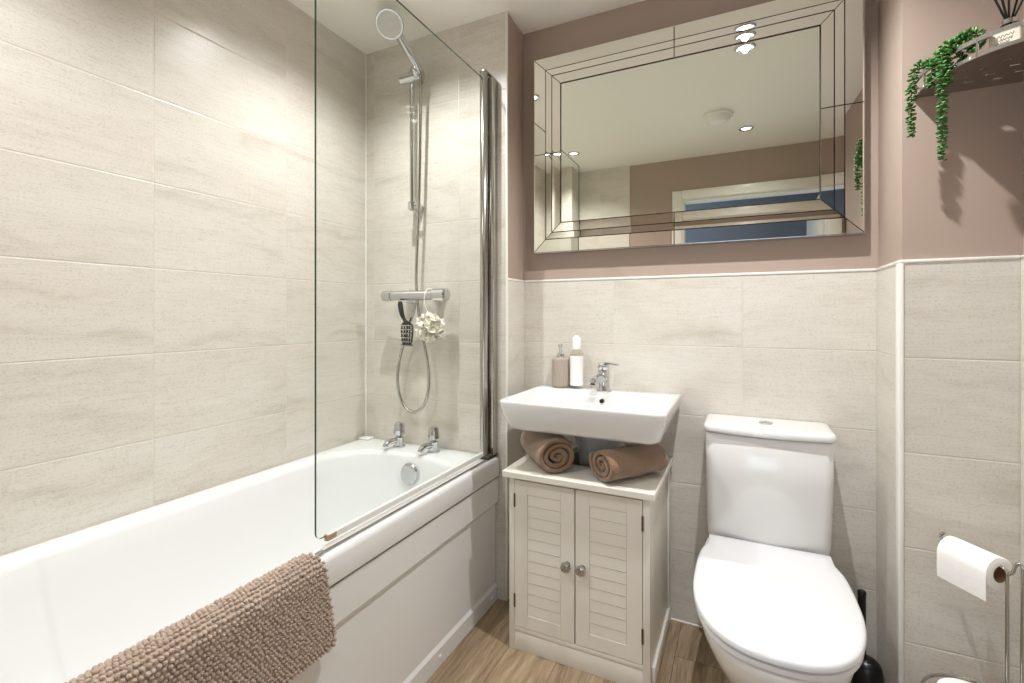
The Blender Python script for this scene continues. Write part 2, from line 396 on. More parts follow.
# ------------------------------------------------------------------ bath
bt = thing('bathtub', 'long white built-in bathtub along the tiled left wall', 'bathtub', (-1.2, 0.82, 0))
b = nb(); rz = 0.566
X0, X1, Y0, Y1 = XL+0.002, -0.858, -0.028, YS-0.002
def br(i, z, r=0.012, a=0): return rrect(X0+i, X1-i, Y0+i, Y1-i, r, z, 8)
def bi(ix, iy0, iy1, z, r): return rrect(-1.487+ix, -0.914-ix, 0.06+iy0, 1.535-iy1, r, z, 8)
rings = [br(0.012, 0.490), br(0.001, 0.492), br(0, 0.496), br(0, rz-0.016), br(0.003, rz-0.007), br(0.009, rz-0.001), br(0.016, rz, 0.02),
         bi(-0.012, -0.012, -0.012, rz, 0.19), bi(-0.003, -0.003, -0.003, rz-0.002, 0.19), bi(0.006, 0.006, 0.004, rz-0.009, 0.19), bi(0.012, 0.014, 0.008, rz-0.022, 0.19),
         bi(0.018, 0.04, 0.012, 0.50, 0.19), bi(0.030, 0.10, 0.03, 0.42, 0.18), bi(0.048, 0.19, 0.055, 0.32, 0.17), bi(0.068, 0.26, 0.085, 0.24, 0.15), bi(0.095, 0.31, 0.12, 0.195, 0.13), bi(0.14, 0.36, 0.17, 0.178, 0.10), bi(0.22, 0.5, 0.3, 0.174, 0.05)]
add_ring_loft(b, rings, cap0=False, cap1=True); part('tub_shell', b, ACR, bt, angle=60)
# overflow plate on the tap end
b = nb(); oc = V((-1.180, 1.509, 0.495)); add_lathe(b, [(0.041, 0), (0.041, 0.004), (0.037, 0.009), (0.028, 0.011), (0.002, 0.011)], oc + V((0, 0.006, 0)), (0, -1, 0.12), 28); part('overflow_plate', b, CHROME, bt)
b = nb(); add_lathe(b, [(0.034, 0), (0.034, 0.004), (0.02, 0.006), (0.002, 0.006)], (-1.19, 1.2, 0.173), n=24); part('plug', b, CHROME, bt)
# front panel with a stepped face
b = nb(); px = -0.866; pr = [(px-0.02, 0.0), (px-0.004, 0.0), (px-0.004, 0.055), (px-0.012, 0.066), (px-0.012, 0.37), (px, 0.388), (px, 0.482), (px-0.02, 0.482)]
add_ring_loft(b, [[V((x, Y0+0.004, z)) for x, z in pr], [V((x, Y1-0.004, z)) for x, z in pr]]); pan = part('bath_panel', b, ACR, bt, angle=20)
for y in (1.27, 1.62):
    b = nb(); add_lathe(b, [(0.007, 0), (0.007, 0.002), (0.004, 0.004), (0.001, 0.004)], (px-0.004, y, 0.03), (1, 0, 0), 12); part('screw_cap', b, PLAS, pan)
def pillar_tap(x, y, label):
    t = thing('bath_tap', label, 'tap', (x, y, rz), 'bath pillar taps')
    b = nb(); add_lathe(b, [(0.026, 0), (0.026, 0.005), (0.020, 0.009), (0.018, 0.035), (0.020, 0.042), (0.012, 0.046), (0.010, 0.052)], (x, y, rz), n=24); part('body', b, CHROME, t)
    b = nb(); pts = smooth_path([(x-0.004, y-0.012, rz+0.028), (x-0.012, y-0.040, rz+0.031), (x-0.016, y-0.060, rz+0.024), (x-0.017, y-0.066, rz+0.012)], 5); add_tube(b, pts, [0.012]*(len(pts)-1)+[0.0115], 14); part('spout', b, CHROME, t)
    b = nb(); add_lathe(b, [(0.014, 0.050), (0.022, 0.054), (0.0225, 0.064), (0.019, 0.096), (0.016, 0.101), (0.004, 0.103)], (x, y, rz), n=32, flute=(8, 0.05)); part('handle', b, CHROME, t)
pillar_tap(-1.30, 1.60, 'chrome bath tap nearer the tiled left wall')
pillar_tap(-1.125, 1.60, 'chrome bath tap nearer the glass screen')
# small scrap of tissue left in the corner
b = nb(); add_box(b, (-1.540, 1.615, rz+0.0005), (-1.485, 1.655, rz+0.010), 0.004)
for v in b.verts: v.co += noise.noise_vector(v.co*60)*0.004 * (1 if v.co.z > rz+0.006 else 0)
tag(obj('sealant_lump', b, PLAS), 'small white lump on the bath ledge in the wall corner', 'sealant')

# ------------------------------------------------------------------ glass bath screen
sc = thing('bath_screen', 'clear glass bath screen with chrome wall post', 'bath screen', (-0.9, 1.2, rz))
GX = -0.9
b = nb(); gy0, gy1, gz0, gz1, r = 0.805, 1.60, 0.590, 2.03, 0.018
outl = [(gy1, gz0), (gy1, gz1)]
for k in range(7): q = PI/2+k/6*PI/2; outl.append((gy0+r+r*math.cos(q), gz1-r+r*math.sin(q)))
for k in range(7): q = PI+k/6*PI/2; outl.append((gy0+r+r*math.cos(q), gz0+r+r*math.sin(q)))
add_ring_loft(b, [[V((GX-0.003, y, z)) for y, z in outl], [V((GX+0.003, y, z)) for y, z in outl]])
bmesh.ops.recalc_face_normals(b, faces=b.faces)
for f in b.faces: f.material_index = 0 if abs(f.normal.x) > 0.9 else 1
part('glass_pane', b, [GLASS, GEDGE], sc, angle=20)
b = nb(); add_lathe(b, [(0.0155, gz0-0.012), (0.0155, 2.055), (0.012, 2.060), (0.002, 2.061)], (GX, 1.612, 0), n=24); part('hinge_post', b, STEEL, sc)
b = nb(); add_box(b, (GX-0.013, 1.634, rz+0.002), (GX+0.030, YS-0.001, 2.045), 0.003); part('wall_channel', b, STEEL, sc)
b = nb(); add_box(b, (GX-0.012, 1.595, rz+0.001), (GX+0.030, YS-0.001, rz+0.013), 0.003); part('foot_bracket', b, GROOVE, sc)
b = nb(); add_box(b, (GX-0.014, 1.60, 2.055), (GX+0.014, YS-0.001, 2.064), 0.003); part('top_cap', b, STEEL, sc)
b = nb(); add_box(b, (GX-0.006, gy0+0.035, rz+0.010), (GX+0.006, 1.60, gz0+0.003), 0.003); sl = part('bottom_seal', b, RUBBER, sc)
b = nb(); add_box(b, (GX-0.0065, gy0+0.030, rz+0.011), (GX+0.0065, gy0+0.06, gz0+0.002), 0.002); part('seal_end', b, TAN, sl, 'tan end of the bottom seal')
sb = thing('sill_bar', 'thin chrome water bar on the bath rim beneath the glass screen', 'bar', (-0.876, 1.2, rz))
b = nb(); add_box(b, (-0.879, 0.80, rz+0.0005), (-0.873, 1.60, rz+0.007), 0.002); part('bar', b, STEEL, sb)
b = nb(); add_box(b, (-0.882, 0.785, rz+0.0005), (-0.870, 0.806, rz+0.010), 0.003); part('end_stop', b, CHROME, sb)

# ------------------------------------------------------------------ shower set
sh = thing('shower_rail_set', 'chrome shower riser rail with round hand shower and hose', 'shower', (-1.235, YS, 1.25))
RX, RY = -1.243, 1.612
b = nb(); add_tube(b, [(RX, RY, 1.555), (RX, RY, 2.14)], 0.0095, 16); part('riser_rail', b, CHROME, sh)
for z in (1.575, 2.118):
    b = nb(); add_lathe(b, [(0.017, 0), (0.017, 0.022), (0.013, 0.03), (0.013, 0.06)], (RX, YS-0.0005, z), (0, -1, 0), 20)
    add_lathe(b, [(0.0145, -0.016), (0.0155, -0.01), (0.0155, 0.014), (0.012, 0.018)], (RX, RY, z), n=20)
    if z < 2: add_tube(b, [(RX, RY, z+0.004), (RX+0.045, RY-0.004, z+0.006)], [0.008, 0.005], 10)
    part('rail_bracket', b, CHROME, sh)
b = nb(); add_tube(b, [(RX-0.042, RY-0.014, 2.104), (RX+0.062, RY-0.014, 2.104)], 0.019, 18); add_lathe(b, [(0.013, -0.02), (0.019, -0.012), (0.019, 0.018), (0.013, 0.024)], (RX+0.052, RY-0.042, 2.108), (0.2, 0.62, -0.75), 18)
part('slider', b, CHROME, sh)
h0 = V((-1.178, 1.566, 2.116)); hc = V((-1.226, 1.452, 2.242)); hn = V((0.30, -0.66, -0.69)).normalized()
b = nb()
dr = h0-hc; dr = (dr-hn*dr.dot(hn)).normalized(); he = hc - hn*0.014 + dr*0.052; ax = (he-h0).normalized()
add_tube(b, [h0-ax*0.02, h0, h0+ax*0.05, he, he+ax*0.015], [0.012, 0.0145, 0.0155, 0.0165, 0.014], 18); hs = part('hand_shower', b, CHROME, sh)
b = nb(); add_lathe(b, [(0.010, -0.024), (0.036, -0.018), (0.052, -0.006), (0.055, 0.002), (0.052, 0.007), (0.047, 0.007)], hc, hn, 40, cap1=False); part('head_shell', b, CHROME, hs)
b = nb(); add_lathe(b, [(0.047, 0.006), (0.046, 0.0085), (0.030, 0.009), (0.029, 0.0105), (0.022, 0.0105), (0.021, 0.009), (0.012, 0.009), (0.011, 0.010), (0.001, 0.010)], hc, hn, 40, cap0=False); part('spray_face', b, SPRAY, hs, 'pale grey spray face with concentric rings')
hose = smooth_path([h0-ax*0.02, (-1.180, 1.588, 2.04), (-1.186, 1.594, 1.9), (-1.198, 1.600, 1.6), (-1.212, 1.600, 1.3), (-1.212, 1.606, 1.20), (-1.20, 1.612, 1.08), (-1.165, 1.612, 0.93), (-1.158, 1.612, 0.83), (-1.185, 1.612, 0.745), (-1.238, 1.612, 0.714), (-1.290, 1.612, 0.745), (-1.318, 1.612, 0.83), (-1.308, 1.612, 0.93), (-1.262, 1.606, 1.06), (-1.215, 1.585, 1.13), (-1.207, 1.585, 1.176)], 8)
b = nb(); add_tube(b, hose, 0.0065, 10); part('hose', b, STEEL, sh)
vb = thing('shower_valve', 'horizontal chrome thermostatic shower bar valve', 'shower valve', (-1.212, 1.6, 1.2))
VY = 1.585
b = nb(); add_lathe(b, [(0.016, -0.112), (0.0205, -0.110), (0.0205, 0.095), (0.016, 0.097)], (-1.212, VY, 1.2), (1, 0, 0), 28, ); part('bar_body', b, CHROME, vb)
b = nb(); add_lathe(b, [(0.017, -0.160), (0.0215, -0.156), (0.0225, -0.115), (0.020, -0.112)], (-1.212, VY, 1.2), (1, 0, 0), 28, flute=(14, 0.02)); part('knob', b, CHROME, vb, 'left control knob')
b = nb(); add_lathe(b, [(0.020, 0.097), (0.0265, 0.101), (0.0275, 0.155), (0.022, 0.162), (0.002, 0.163)], (-1.212, VY, 1.2), (1, 0, 0), 28, flute=(14, 0.02)); part('knob', b, CHROME, vb, 'wider right control knob')
for x in (-1.287, -1.137):
    b = nb(); add_lathe(b, [(0.030, 0), (0.030, 0.008), (0.024, 0.014), (0.017, 0.016), (0.016, 0.070)], (x, YS-0.0005, 1.2), (0, -1, 0), 24); part('wall_union', b, CHROME, vb)
b = nb(); add_lathe(b, [(0.012, 0), (0.012, 0.010), (0.010, 0.012)], (-1.207, VY, 1.170), n=16); part('hose_outlet', b, CHROME, vb)
# hair brush hanging from the valve
hb = thing('hair_brush', 'black vented hair brush hanging under the shower valve', 'hair brush', (-1.25, 1.575, 1.18))
b = nb(); pts = smooth_path([(-1.272, 1.572, 1.177), (-1.272, 1.572, 1.16), (-1.262, 1.572, 1.12), (-1.246, 1.576, 1.09)], 5); add_tube(b, pts, [0.007+0.004*abs(math.sin(i*0.25)) for i in range(len(pts))], 12); part('handle', b, BLACK, hb)
b = nb()
for k in range(5):
    x = -1.268 + k*0.013; add_tube(b, smooth_path([(-1.246 + (k-2)*0.003, 1.576, 1.094), (x, 1.578, 1.075), (x, 1.578, 1.03), (x+ (2-k)*0.005, 1.578, 0.992)], 4), 0.0036, 8)
for k in range(6):
    z = 1.078 - k*0.0165; add_tube(b, [(-1.272, 1.576, z), (-1.242, 1.573, z), (-1.212, 1.576, z)], 0.0032, 8)
part('vented_head', b, BLACK, hb)
b = nb()
for k in range(6):
    for j in range(5):
        z = 1.078-k*0.0165; x = -1.268+j*0.013; add_tube(b, [(x, 1.575, z), (x-0.010+0.004*(j-2), 1.552, z-0.002)], [0.0012, 0.0009], 5)
part('bristles', b, BRIST, hb, 'pale bristles')
# bath pouf
b = nb(); pc = V((-1.120, 1.565, 1.072))
for k in range(95):
    n = V((random.gauss(0, 1), random.gauss(0, 1)*0.8, random.gauss(0, 1))).normalized(); a, c2 = frame_of(n)
    ce = pc + n*random.uniform(0.012, 0.040); R = random.uniform(0.022, 0.038); ph = random.uniform(0, 6); w = random.choice((5, 6, 7, 8)); nn = 32
    rings = []
    for ri in (0.12, 0.45, 0.75, 1.0):
        rings.append([ce + (a*math.cos(2*PI*i/nn)*1.12 + c2*math.sin(2*PI*i/nn)*0.92)*R*ri + n*(0.008*ri*math.sin(w*2*PI*i/nn+ph) + 0.010*ri*ri) for i in range(nn)])
    add_ring_loft(b, rings, False, False)
for v in b.verts:
    if v.co.y > 1.625: v.co.y = 1.625 - (v.co.y-1.625)*0.3
pf = thing('bath_pouf', 'fluffy cream bath pouf hanging from the shower valve', 'bath pouf', pc)
part('net_ruffles', b, NET, pf, angle=180, normals=False)
b = nb(); add_tube(b, smooth_path([(-1.125, 1.585, 1.10), (-1.137, 1.556, 1.16), (-1.137, 1.558, 1.21), (-1.137, 1.585, 1.226), (-1.137, 1.612, 1.21), (-1.125, 1.60, 1.10)], 5), 0.0013, 6); part('hanging_cord', b, NET, pf)

# ------------------------------------------------------------------ bobble bath mat over the rim
b = nb()
pp = smooth_path([(-0.904, 0, 0.563), (-0.899, 0, 0.5695), (-0.886, 0, 0.5725), (-0.872, 0, 0.5735), (-0.856, 0, 0.568), (-0.8465, 0, 0.552), (-0.8465, 0, 0.50), (-0.848, 0, 0.44), (-0.850, 0, 0.362)], 14)
# resample by arc length
def resample2(pts, step):
    cum = [0]
    for a, c2 in zip(pts, pts[1:]): cum.append(cum[-1]+(c2-a).length)
    n = max(2, round(cum[-1]/step)); out = []; j = 0
    for i in range(n+1):
        s = cum[-1]*i/n
        while j < len(cum)-2 and cum[j+1] < s: j += 1
        out.append(pts[j].lerp(pts[j+1], (s-cum[j])/max(1e-9, cum[j+1]-cum[j])))
    return out
P = resample2(pp, 0.0088); ny = 70; y0m, y1m = 0.165, 0.766
nrm = []
for i in range(len(P)):
    d = (P[min(i+1, len(P)-1)]-P[max(i-1, 0)]).normalized(); nrm.append(V((-d.z, 0, d.x)))
rings = []
for i, p in enumerate(P):
    n = nrm[i]; fl = 0.044*min(1, i/len(P)*1.1)
    rings.append([p + n*0.003 + V((0, y0m, 0)), p + n*0.003 + V((0, y1m+fl, 0)), p - n*0.003 + V((0, y1m+fl, 0)), p - n*0.003 + V((0, y0m, 0))])
add_ring_loft(b, rings)
ico = nb(); bmesh.ops.create_icosphere(ico, subdivisions=2, radius=1.0); iv = [v.co.copy() for v in ico.verts]; ifs = [[v.index for v in f.verts] for f in ico.faces]; ico.free()
for i, p in enumerate(P):
    n = nrm[i]; t = V((n.z, 0, -n.x))
    fl = 0.044*min(1, i/len(P)*1.1)
    for j in range(ny+1):
        y = y0m + (y1m+fl-y0m)*j/ny + random.uniform(-0.0012, 0.0012) + (0.0022 if i % 2 else -0.0022)
        q = p + V((0, y, 0)) + n*(0.0042+random.uniform(-0.0008, 0.0009)) + t*random.uniform(-0.0012, 0.0012)
        ra, rb2, rh = random.uniform(0.0038, 0.0047), random.uniform(0.0038, 0.0048), random.uniform(0.0040, 0.0056)
        tl = random.uniform(-0.35, 0.35)
        vs = []
        for c2 in iv:
            l = V((c2.x*ra, c2.y*rb2, c2.z*rh)); l.x += l.z*tl
            vs.append(b.verts.new(q + t*l.x + V((0, l.y, 0)) + n*l.z))
        for f in ifs: b.faces.new([vs[k] for k in f])
tag(obj('bath_mat', b, MATM, None, 180), 'taupe bobbly bath mat draped over the bath rim', 'bath mat')

# ------------------------------------------------------------------ wash basin on its pedestal
bs = thing('wash_basin', 'rectangular white ceramic wash basin on the back wall', 'wash basin', (-0.47, 1.64, 0))
bz = 0.835
b = nb()
def bo(x0, x1, y0, r, z, yb=YB-0.001): 
    return rrect(x0, x1, y0, yb, r, z, 8)
rings = [rrect(-0.60, -0.34, 1.60, 1.80, 0.05, 0.722, 8), rrect(-0.675, -0.265, 1.50, YB-0.002, 0.04, 0.728, 8), rrect(-0.712, -0.230, 1.458, YB-0.001, 0.030, 0.733, 8), rrect(-0.723, -0.219, 1.446, YB-0.001, 0.030, 0.744, 8),
         rrect(-0.739, -0.204, 1.427, YB-0.001, 0.029, 0.795, 8), rrect(-0.744, -0.199, 1.420, YB-0.001, 0.028, 0.826, 8), rrect(-0.743, -0.200, 1.421, YB-0.001, 0.028, 0.832, 8), rrect(-0.738, -0.205, 1.426, YB-0.006, 0.025, bz, 8),
         rrect(-0.727, -0.216, 1.437, 1.728, 0.030, bz, 8), rrect(-0.722, -0.221, 1.442, 1.722, 0.032, bz-0.004, 8), rrect(-0.714, -0.229, 1.450, 1.716, 0.036, bz-0.020, 8),
         rrect(-0.700, -0.243, 1.468, 1.706, 0.045, 0.790, 8), rrect(-0.672, -0.271, 1.497, 1.690, 0.055, 0.760, 8), rrect(-0.62, -0.32, 1.535, 1.665, 0.055, 0.747, 8), rrect(-0.52, -0.42, 1.575, 1.635, 0.02, 0.744, 8)]
add_ring_loft(b, rings)
for v in b.verts:      # underside rises towards the wall at the sides
    if v.co.z < 0.79 and v.co.y > 1.55 and (v.co.x < -0.65 or v.co.x > -0.29) and v.co.y > 1.70: v.co.z += 0.022
part('bowl', b, CER, bs, angle=60)
b = nb(); add_lathe(b, [(0.0105, 0), (0.0105, 0.003), (0.0075, 0.004), (0.0065, 0.001)], (-0.462, 1.7105, 0.804), (0, -1, 0.25), 24, cap1=False); part('overflow_ring', b, CHROME, bs)
b = nb(); add_lathe(b, [(0.0072, 0), (0.0072, 0.0015), (0.001, 0.0018)], (-0.462, 1.7095, 0.804), (0, -1, 0.25), 20); part('overflow_hole', b, BLACK, bs, 'dark overflow hole')
b = nb(); add_lathe(b, [(0.022, 0), (0.022, 0.003), (0.012, 0.005), (0.001, 0.005)], (-0.47, 1.605, 0.7435), n=20); part('waste', b, CHROME, bs)
b = nb(); pdr = []
for z, w, d0 in ((0.0, 0.090, 1.645), (0.03, 0.088, 1.648), (0.35, 0.074, 1.66), (0.60, 0.080, 1.655), (0.69, 0.095, 1.64), (0.735, 0.115, 1.615)):
    pdr.append(rrect(-0.472-w, -0.472+w, d0, YB-0.008, min(w*0.9, 0.07), z, 8))
add_ring_loft(b, pdr); part('pedestal', b, CER, bs, angle=60)
# mixer tap
tx, ty = -0.470, 1.765
mt = thing('basin_mixer_tap', 'small chrome mixer tap on the basin ledge', 'tap', (tx, ty, bz))
b = nb(); add_lathe(b, [(0.0255, 0.0005), (0.0255, 0.006), (0.0225, 0.010), (0.0215, 0.05), (0.0225, 0.072), (0.019, 0.080)], (tx, ty, bz), (0, -0.06, 1), 26); part('body', b, CHROME, mt)
b = nb(); pts = smooth_path([(tx-0.002, ty-0.008, bz+0.045), (tx-0.006, ty-0.05, bz+0.052), (tx-0.010, ty-0.095, bz+0.048), (tx-0.012, ty-0.108, bz+0.036)], 5); add_tube(b, pts, [0.0165]*6+[0.015]*(len(pts)-6), 16); sp_ = part('spout', b, CHROME, mt)
b = nb(); add_lathe(b, [(0.0125, 0), (0.0125, -0.012), (0.009, -0.013)], (tx-0.0115, ty-0.103, bz+0.036), n=16); part('aerator', b, STEEL, sp_)
b = nb(); add_lathe(b, [(0.020, 0.080), (0.0225, 0.084), (0.0215, 0.100), (0.012, 0.107), (0.002, 0.108)], (tx, ty-0.004, bz), n=26); hd = part('lever', b, CHROME, mt)
b = nb(); hp = [(tx, ty-0.004, bz+0.098), (tx+0.025, ty-0.022, bz+0.106), (tx+0.060, ty-0.045, bz+0.104)]
pts = smooth_path(hp, 6); vr = []
for i, p in enumerate(pts):
    w = 0.014-0.005*i/len(pts); a = V((0.5, 0.75, 0)).normalized(); vr.append([p+a*w+V((0, 0, 0.004)), p-a*w+V((0, 0, 0.004)), p-a*w-V((0, 0, 0.002)), p+a*w-V((0, 0, 0.002))])
add_ring_loft(b, vr); part('lever_arm', b, CHROME, hd)
# soap dispenser
sx, sy = -0.648, 1.782
sd = thing('soap_dispenser', 'ribbed beige soap dispenser with chrome pump', 'soap dispenser', (sx, sy, bz))
b = nb(); add_lathe(b, [(0.028, 0.0005), (0.033, 0.004), (0.034, 0.010), (0.034, 0.108), (0.033, 0.114), (0.028, 0.117), (0.012, 0.118)], (sx, sy, bz), n=120, flute=(20, 0.035)); part('bottle', b, BEIGE, sd, angle=60)
b = nb(); add_lathe(b, [(0.015, 0.118), (0.015, 0.130), (0.012, 0.134), (0.005, 0.135), (0.0045, 0.160), (0.009, 0.162), (0.009, 0.170), (0.002, 0.171)], (sx, sy, bz), n=20); add_tube(b, smooth_path([(sx, sy, bz+0.166), (sx+0.004, sy-0.025, bz+0.166), (sx+0.006, sy-0.036, bz+0.158)], 4), 0.004, 10); part('pump', b, CHROME, sd)
# spray bottle
qx, qy = -0.583, 1.785
sy_ = thing('spray_bottle', 'slim clear spray bottle with white label and cap', 'spray bottle', (qx, qy, bz))
b = nb(); add_lathe(b, [(0.022, 0.0005), (0.0255, 0.004), (0.0255, 0.135), (0.023, 0.143), (0.014, 0.148), (0.014, 0.152)], (qx, qy, bz), n=32); part('bottle', b, CLEAR, sy_)
b = nb(); add_lathe(b, [(0.0262, 0.012), (0.0262, 0.128)], (qx, qy, bz), n=32, cap0=False, cap1=False); part('label', b, PLAS, sy_, 'white wrap label')
b = nb(); add_lathe(b, [(0.016, 0.1525), (0.016, 0.196), (0.014, 0.199), (0.010, 0.200), (0.009, 0.205), (0.002, 0.2055)], (qx, qy, bz), n=28); part('cap', b, PLAS, sy_)

# ------------------------------------------------------------------ cabinet under the basin
cb = thing('under_basin_cabinet', 'white two-door cabinet with louvred doors under the basin', 'cabinet', (-0.4775, 1.63, 0))
cx0, cx1, cy0, cy1, cz = -0.709, -0.246, 1.445, 1.825, 0.600
b = nb()
# top with a notch cut from the back for the pedestal
ol = [(-0.726, 1.424), (-0.229, 1.424), (-0.229, cy1), (-0.352, cy1), (-0.352, 1.615), (-0.375, 1.59), (-0.57, 1.59), (-0.592, 1.615), (-0.592, cy1), (-0.726, cy1)]
add_ring_loft(b, [[V((x, y, cz-0.022)) for x, y in ol], [V((x, y, cz)) for x, y in ol]])
o_ = part('top_panel', b, CABW, cb, angle=20); md = o_.modifiers.new('bevel', 'BEVEL'); md.width = 0.003; md.segments = 2; md.limit_method = 'ANGLE'
for x0, x1 in ((cx0, cx0+0.017), (cx1-0.017, cx1)):
    b = nb(); add_box(b, (x0, cy0+0.012, 0), (x1, cy1, cz-0.022), 0.0015); sp2 = part('side_panel', b, CABW, cb)
    if x0 < -0.5: continue
    b = nb(); add_box(b, (cx1, cy0+0.03, 0.006), (cx1+0.010, cy1, 0.060), 0.002); part('skirting_strip', b, CABW, sp2)
    b = nb(); add_box(b, (cx1, cy1-0.03, 0.06), (cx1+0.008, cy1, cz-0.022), 0.002); part('back_stile', b, CABW, sp2)
b = nb(); add_box(b, (cx0, cy0, 0), (cx0+0.020, cy0+0.012, cz-0.022), 0.001); add_box(b, (cx1-0.021, cy0, 0), (cx1, cy0+0.012, cz-0.022), 0.001)
add_box(b, (cx0+0.020, cy0, 0.063), (cx1-0.021, cy0+0.012, 0.078), 0.001); add_box(b, (cx0+0.020, cy0, 0.570), (cx1-0.021, cy0+0.012, cz-0.022), 0.001); part('face_frame', b, CABW, cb)
b = nb(); add_box(b, (cx0+0.020, cy0+0.001, 0), (cx1-0.021, cy0+0.013, 0.061), 0.001); part('plinth', b, CABW, cb)
b = nb(); add_box(b, (cx0+0.017, cy0+0.02, 0.062), (cx1-0.017, 1.58, 0.076)); part('floor_panel', b, CABW, cb)
b = nb(); add_box(b, (cx0+0.017, cy0+0.10, 0.076), (cx1-0.017, cy0+0.106, 0.576)); part('gap_shade_sheet', b, DARK, cb, 'dark sheet for the shade behind the door gaps')  # dark colour stands in for shade inside the cabinet
def cab_door(x0, x1, knob_x, hinge_x):
    z0, z1 = 0.080, 0.568; ya, yb = cy0-0.001, cy0+0.014
    px0, px1, pz0, pz1 = x0+0.046, x1-0.046, z0+0.044, z1-0.044
    b = nb()
    for lo, hi in (((x0, ya, z0), (px0, yb, z1)), ((px1, ya, z0), (x1, yb, z1)), ((px0, ya, z0), (px1, yb, pz0)), ((px0, ya, pz1), (px1, yb, z1))):
        add_box(b, lo, hi, 0.0006, 1)
    d = part('door', b, CABW, cb, angle=20)
    b = nb(); n = 11; hs_ = (pz1-pz0)/n; pr = [(yb, pz0)]
    for k in range(n):
        a0 = pz0+k*hs_; pr += [(ya+0.0010, a0+0.0004), (ya+0.0016, a0+hs_-0.0012), (ya+0.0035, a0+hs_-0.0010), (ya+0.0035, a0+hs_)]
    pr += [(yb, pz1)]
    add_ring_loft(b, [[V((px0+0.0008, y, z)) for y, z in pr], [V((px1-0.0008, y, z)) for y, z in pr]]); part('louvre_panel', b, CABW, d, angle=10)
    b = nb(); add_lathe(b, [(0.010, 0.0), (0.010, 0.002), (0.005, 0.004), (0.005, 0.010), (0.013, 0.013), (0.0165, 0.020), (0.0140, 0.028), (0.005, 0.032)], (knob_x, ya, 0.326), (0, -1, 0), 32, flute=(8, 0.06)); part('knob', b, STEEL, d)
    for z in (0.165, 0.500):
        b = nb(); add_tube(b, [(hinge_x, ya-0.0015, z-0.022), (hinge_x, ya-0.0015, z+0.022)], 0.003, 8); part('hinge', b, BRONZE, d)
cab_door(-0.6875, -0.4795, -0.502, -0.688); cab_door(-0.4755, -0.2685, -0.452, -0.2675)

def rolled_towel(ce, axis, L, R, pitch, thick, squash, ph, label, seed):
    axis = V(axis).normalized(); a, c2 = frame_of(axis)   # a sideways, c2 up
    if c2.z < 0: a, c2 = -a, -c2
    turns = (R-0.008)/pitch; N = int(turns*30); M = 14
    b = nb(); G = []
    for j in range(M+1):
        s = j/M; row = []
        for i in range(N+1):
            q = ph + 2*PI*turns*i/N*1.0; r0 = R - pitch*turns*i/N
            en = 0.0
            for side in (0, 1):
                rr = max(r0 - side*thick, 0.0015)
                p = a*(rr*math.cos(q)) + c2*(rr*math.sin(q)*squash)
                off = noise.noise(V((i*0.085+seed*9, s*3.1, side*0.3)))*0.013 if rr > 0.01 else 0
                wob = 0.005*noise.noise(V((i*0.06, seed*3.1, 7))) * (1 if j in (0, M) else 0) + 0.004*(i/N)*(1 if j == 0 else 0)
                pos = V(ce) + axis*(s*L + (wob if j == 0 else -wob)) + p*(1+off/max(rr, 0.02)*0.6)
                row.append(pos)
        G.append(row)
    vv = [[b.verts.new(p) for p in r] for r in G]
    for j in range(M):
        for i in range(N):
            for side in (0, 1):
                f = (vv[j][2*i+side], vv[j+1][2*i+side], vv[j+1][2*i+2+side], vv[j][2*i+2+side]); b.faces.new(f if side == 0 else f[::-1])
        b.faces.new((vv[j][0], vv[j][1], vv[j+1][1], vv[j+1][0])); b.faces.new((vv[j][2*N], vv[j+1][2*N], vv[j+1][2*N+1], vv[j][2*N+1]))
    for j in (0, M):
        for i in range(N):
            f = (vv[j][2*i], vv[j][2*i+2], vv[j][2*i+3], vv[j][2*i+1]); b.faces.new(f if j == 0 else f[::-1])
    zmin = min(v.co.z for v in b.verts)
    for v in b.verts:
        v.co.z += cz + 0.0015 - zmin
        if v.co.z < cz+0.006: v.co.z = cz + 0.0015 + (v.co.z-cz-0.0015)*0.3
    o = obj('rolled_towel', b, TOWEL, None, 60); subsurf(o, 1)
    return tag(o, label, 'towel', 'rolled towels on the cabinet')
rolled_towel((-0.540, 1.462, 0.66), (-0.64, 0.77, 0), 0.235, 0.076, 0.0205, 0.0175, 0.83, 0.6, 'brown rolled towel showing its round spiral end, beside the bath', 1)
rolled_towel((-0.398, 1.450, 0.65), (0.60, 0.80, 0), 0.235, 0.070, 0.0205, 0.0175, 0.80, 2.6, 'brown rolled towel lying sideways, beside the toilet', 2)

# ------------------------------------------------------------------ toilet
tw = thing('toilet', 'white close-coupled toilet with its lid closed', 'toilet', (0.0675, 1.45, 0)); tcx = 0.0675
half = [(0.0, 1.106), (0.055, 1.113), (0.105, 1.139), (0.146, 1.188), (0.172, 1.255), (0.184, 1.33), (0.186, 1.41), (0.184, 1.48), (0.179, 1.535), (0.170, 1.572), (0.1655, 1.592), (0.164, 1.648)]
def outline(scale=1.0, ins=0.0, yc=1.36, z=0.0, dy=0.0, zf=None):
    right = smooth_path([V((x, y, 0)) for x, y in half], 4)
    pts = right + [V((-p.x, p.y, 0)) for p in reversed(right[1:])]
    out = []
    for p in pts:
        x = p.x*scale; y = yc+(p.y-yc)*scale+dy
        L = math.hypot(x, y-yc); k = max(0.0, (L-ins)/L) if L else 1
        out.append(V((tcx+x*k, yc+(y-yc)*k, z)))
    return out
b = nb(); add_ring_loft(b, [outline(1, 0.006, z=0.404), outline(1, 0, z=0.408), outline(1, 0, z=0.417), outline(1, 0.003, z=0.421), outline(1, 0.010, z=0.4235), outline(1, 0.05, z=0.4255), outline(0.3, 0, z=0.4265)]); part('lid', b, SEATM, tw, angle=40)
